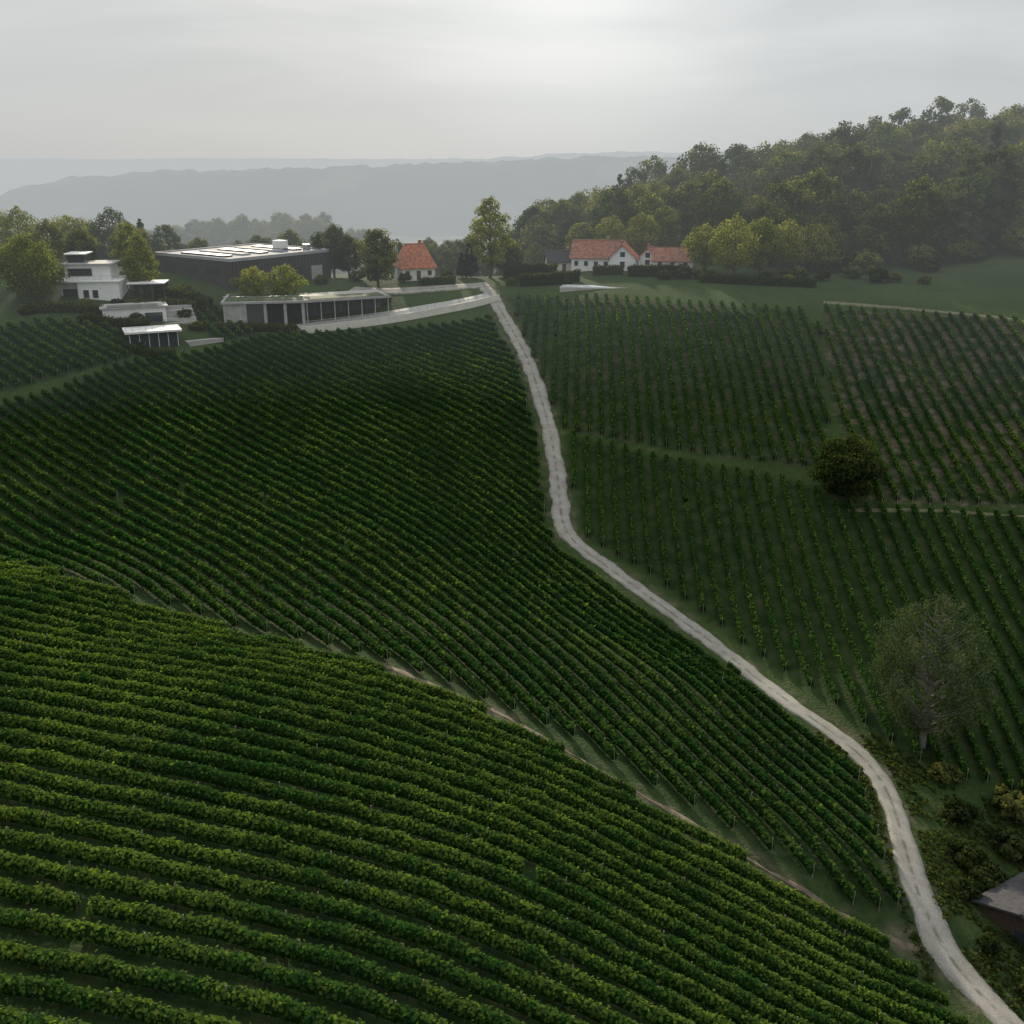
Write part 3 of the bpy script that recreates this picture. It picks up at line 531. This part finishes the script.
window(p,'wide_window',8.2,11.8,.6,2.8,0);box(p,'door',(6.2,7.2),(-.05,.02),(0,2.2),'dark');box(p,'parapet_planter',(1,11),(-.45,.2),(4.2,4.7),'concrete')
p=empty('glass_pavilion',(-75.5,202.5,-37.6),R(24))
box(p,'roof_slab',(-.8,10),(-1,6),(3.5,3.9),'white');box(p,'floor_slab',(-.5,9.6),(-.6,5.6),(-2,0),'concrete');box(p,'rear_core',(5.5,9.2),(2.5,5.2),(0,3.5),'white');box(p,'glazing_front',(0,9.2),(0,.1),(0,3.5),'glass');box(p,'glazing_side',(0,.1),(.1,5.2),(0,3.5),'glass')
for i in range(6):box(p,'mullion_%d'%i,(i*1.82,i*1.82+.1),(-.08,0),(0,3.5),'white')
box(p,'wood_ceiling',(-.5,9.8),(-.8,5.8),(3.44,3.497),'tileold')
for i in range(9):box(p,'roof_rail_%d'%i,(-.6+i*1.25,-.55+i*1.25),(-.9,-.85),(3.9,4.8),'metal')
box(p,'roof_rail_top',(-.6,9.6),(-.91,-.84),(4.8,4.86),'metal')
p=empty('ramp',(-65,206.5,-37.2),R(35));box(p,'ramp_slab',(0,7),(0,3),(-2,.6),'paving');box(p,'kerb',(0,7),(-.25,0),(-2,1.0),'concrete')
p=empty('terrace_steps',(-72.5,215.5,-35.3),R(28))
for i in range(6):box(p,'step_%d'%i,(0,7),(i*1.3,i*1.3+1.27),(-2,.3+i*.7),'concrete' if i%2 else 'paving')
p=empty('swimming_pool',(11,241,float(H(18,240))+.35),R(-12));box(p,'surround',(0,17),(0,4.5),(-1.2,0),'paving');box(p,'cover',(1,16),(.5,4),(.0,.12),'pool')
# ------------------------------------------------------------------ distant hills
def ridge(name,yc,depth,xz,zb,seed,amp,dx):
    xz=np.array(xz,float);x=np.arange(xz[0,0],xz[-1,0],dx);top=np.interp(x,xz[:,0],xz[:,1]);k=np.hanning(31);k/=k.sum();top=np.convolve(np.pad(top,15,'edge'),k,'valid')
    v=np.linspace(-1,1,49);Xr,Vr=np.meshgrid(x,v);prof_=np.cos(Vr*np.pi/2)**1.3
    n2=fbm(Xr/(dx*28)+seed,Vr*5+seed,5)
    Zr=zb+(top[None]-zb)*prof_*(.80+.4*(n2-.5)*(1-prof_)+.2)+(fbm(Xr/(dx*3)+seed,Vr*18,3)-.5)*amp*np.clip(prof_*3,0,1)
    Yr=yc+Vr*depth+(fbm(Xr/(dx*60)+9*seed,Vr*0,3)-.5)*depth*.5
    ny,nx=Xr.shape;i=np.arange(nx*ny).reshape(ny,nx);F=np.stack([i[:-1,:-1],i[:-1,1:],i[1:,1:],i[1:,:-1]],-1).reshape(-1,4)
    mesh(name,np.c_[Xr.ravel(),Yr.ravel(),Zr.ravel()],F,hillmat,smooth=True)
def hm():
    m,nt,o=newmat('wooded_hill');b=nt.nodes.new('ShaderNodeBsdfDiffuse')
    c=ramp(nt,noise(nt,.006,8,'World'),[(.42,(.015,.024,.014)),(.55,(.025,.036,.018)),(.60,(.10,.11,.06)),(.7,(.15,.14,.09))])
    nt.links.new(c,b.inputs[0]);nt.links.new(b.outputs[0],o);return m
hillmat=hm()
ridge('distant_hill',1150,240,[(-800,-125),(-620,-84),(-470,-76),(-330,-80),(-180,-92),(20,-112),(300,-90),(600,-60),(900,-60)],-135,2,14,7)
ridge('distant_hill',1800,360,[(-1000,-140),(-870,-88),(-780,-50),(-640,-36),(-470,-33),(-300,-28),(-150,-24),(0,-17),(150,-12),(320,-14),(560,-30),(1000,-60)],-140,5,20,8)
ridge('distant_hill',4000,600,[(-2400,-150),(-1400,-120),(-700,-80),(-200,-38),(250,-12),(700,-6),(1200,-10),(2000,-40)],-190,8,30,22)
# ------------------------------------------------------------------ light and sky
EL=17;AZ=-12
sd=Vector((math.sin(R(AZ))*math.cos(R(EL)),math.cos(R(AZ))*math.cos(R(EL)),math.sin(R(EL))))
sl=bpy.data.lights.new('sun','SUN');sl.energy=5.0;sl.angle=R(2);sl.color=(1,.88,.68);so=bpy.data.objects.new('sun',sl);so.rotation_euler=(-sd).to_track_quat('-Z','Y').to_euler();LK(so)
wd=bpy.data.worlds.new('World');scene.world=wd;wd.use_nodes=True;nt=wd.node_tree;bg=nt.nodes['Background'];bg.inputs[1].default_value=.1
sky=nt.nodes.new('ShaderNodeTexSky');sky.sky_type='NISHITA';sky.sun_disc=False;sky.sun_elevation=R(EL);sky.sun_rotation=R(AZ)
tc=nt.nodes.new('ShaderNodeTexCoord');mp=nt.nodes.new('ShaderNodeMapping');mp.inputs['Scale'].default_value=(1.6,1.6,11);nt.links.new(tc.outputs['Generated'],mp.inputs[0])
nz=nt.nodes.new('ShaderNodeTexNoise');nz.inputs['Scale'].default_value=2.0;nz.inputs['Detail'].default_value=8;nz.inputs['Distortion'].default_value=.4;nt.links.new(mp.outputs[0],nz.inputs['Vector'])
cl=ramp(nt,nz.outputs['Fac'],[(.35,(5.5,5.8,5.95)),(.65,(6.6,6.8,6.85))])
sx=nt.nodes.new('ShaderNodeSeparateXYZ');nt.links.new(tc.outputs['Generated'],sx.inputs[0])
hb=ramp(nt,sx.outputs['Z'],[(0,(1,1,1)),(.085,(0,0,0))]);cl=mix(nt,hb,cl,(5.15,5.45,5.55))
ov=ramp(nt,sx.outputs['Z'],[(.2,(1,1,1)),(.6,(1.35,1.35,1.35))]);cl=mix(nt,1.,cl,ov,'MULTIPLY')
dt=nt.nodes.new('ShaderNodeVectorMath');dt.operation='DOT_PRODUCT';nt.links.new(tc.outputs['Generated'],dt.inputs[0]);dt.inputs[1].default_value=Vector((.05,.985,.17)).normalized()
gl=ramp(nt,dt.outputs['Value'],[(.94,(0,0,0)),(.982,(.6,.6,.56)),(.995,(1.7,1.66,1.55)),(1,(3.2,3.1,2.9))])
ad=mix(nt,1.,cl,gl,'ADD');fin=mix(nt,.985,sky.outputs[0],ad);nt.links.new(fin,bg.inputs[0])
# ------------------------------------------------------------------ camera
cam=bpy.data.cameras.new('camera');co=bpy.data.objects.new('camera',cam);LK(co);cam.lens=36.1;cam.sensor_width=36;cam.clip_end=40000;cam.clip_start=.5
co.rotation_euler=(R(90-19.4),0,0);scene.camera=co
scene.view_settings.view_transform='Standard';scene.view_settings.look='None';scene.view_settings.exposure=0
print('leaves',tot,'forest',len(pts))
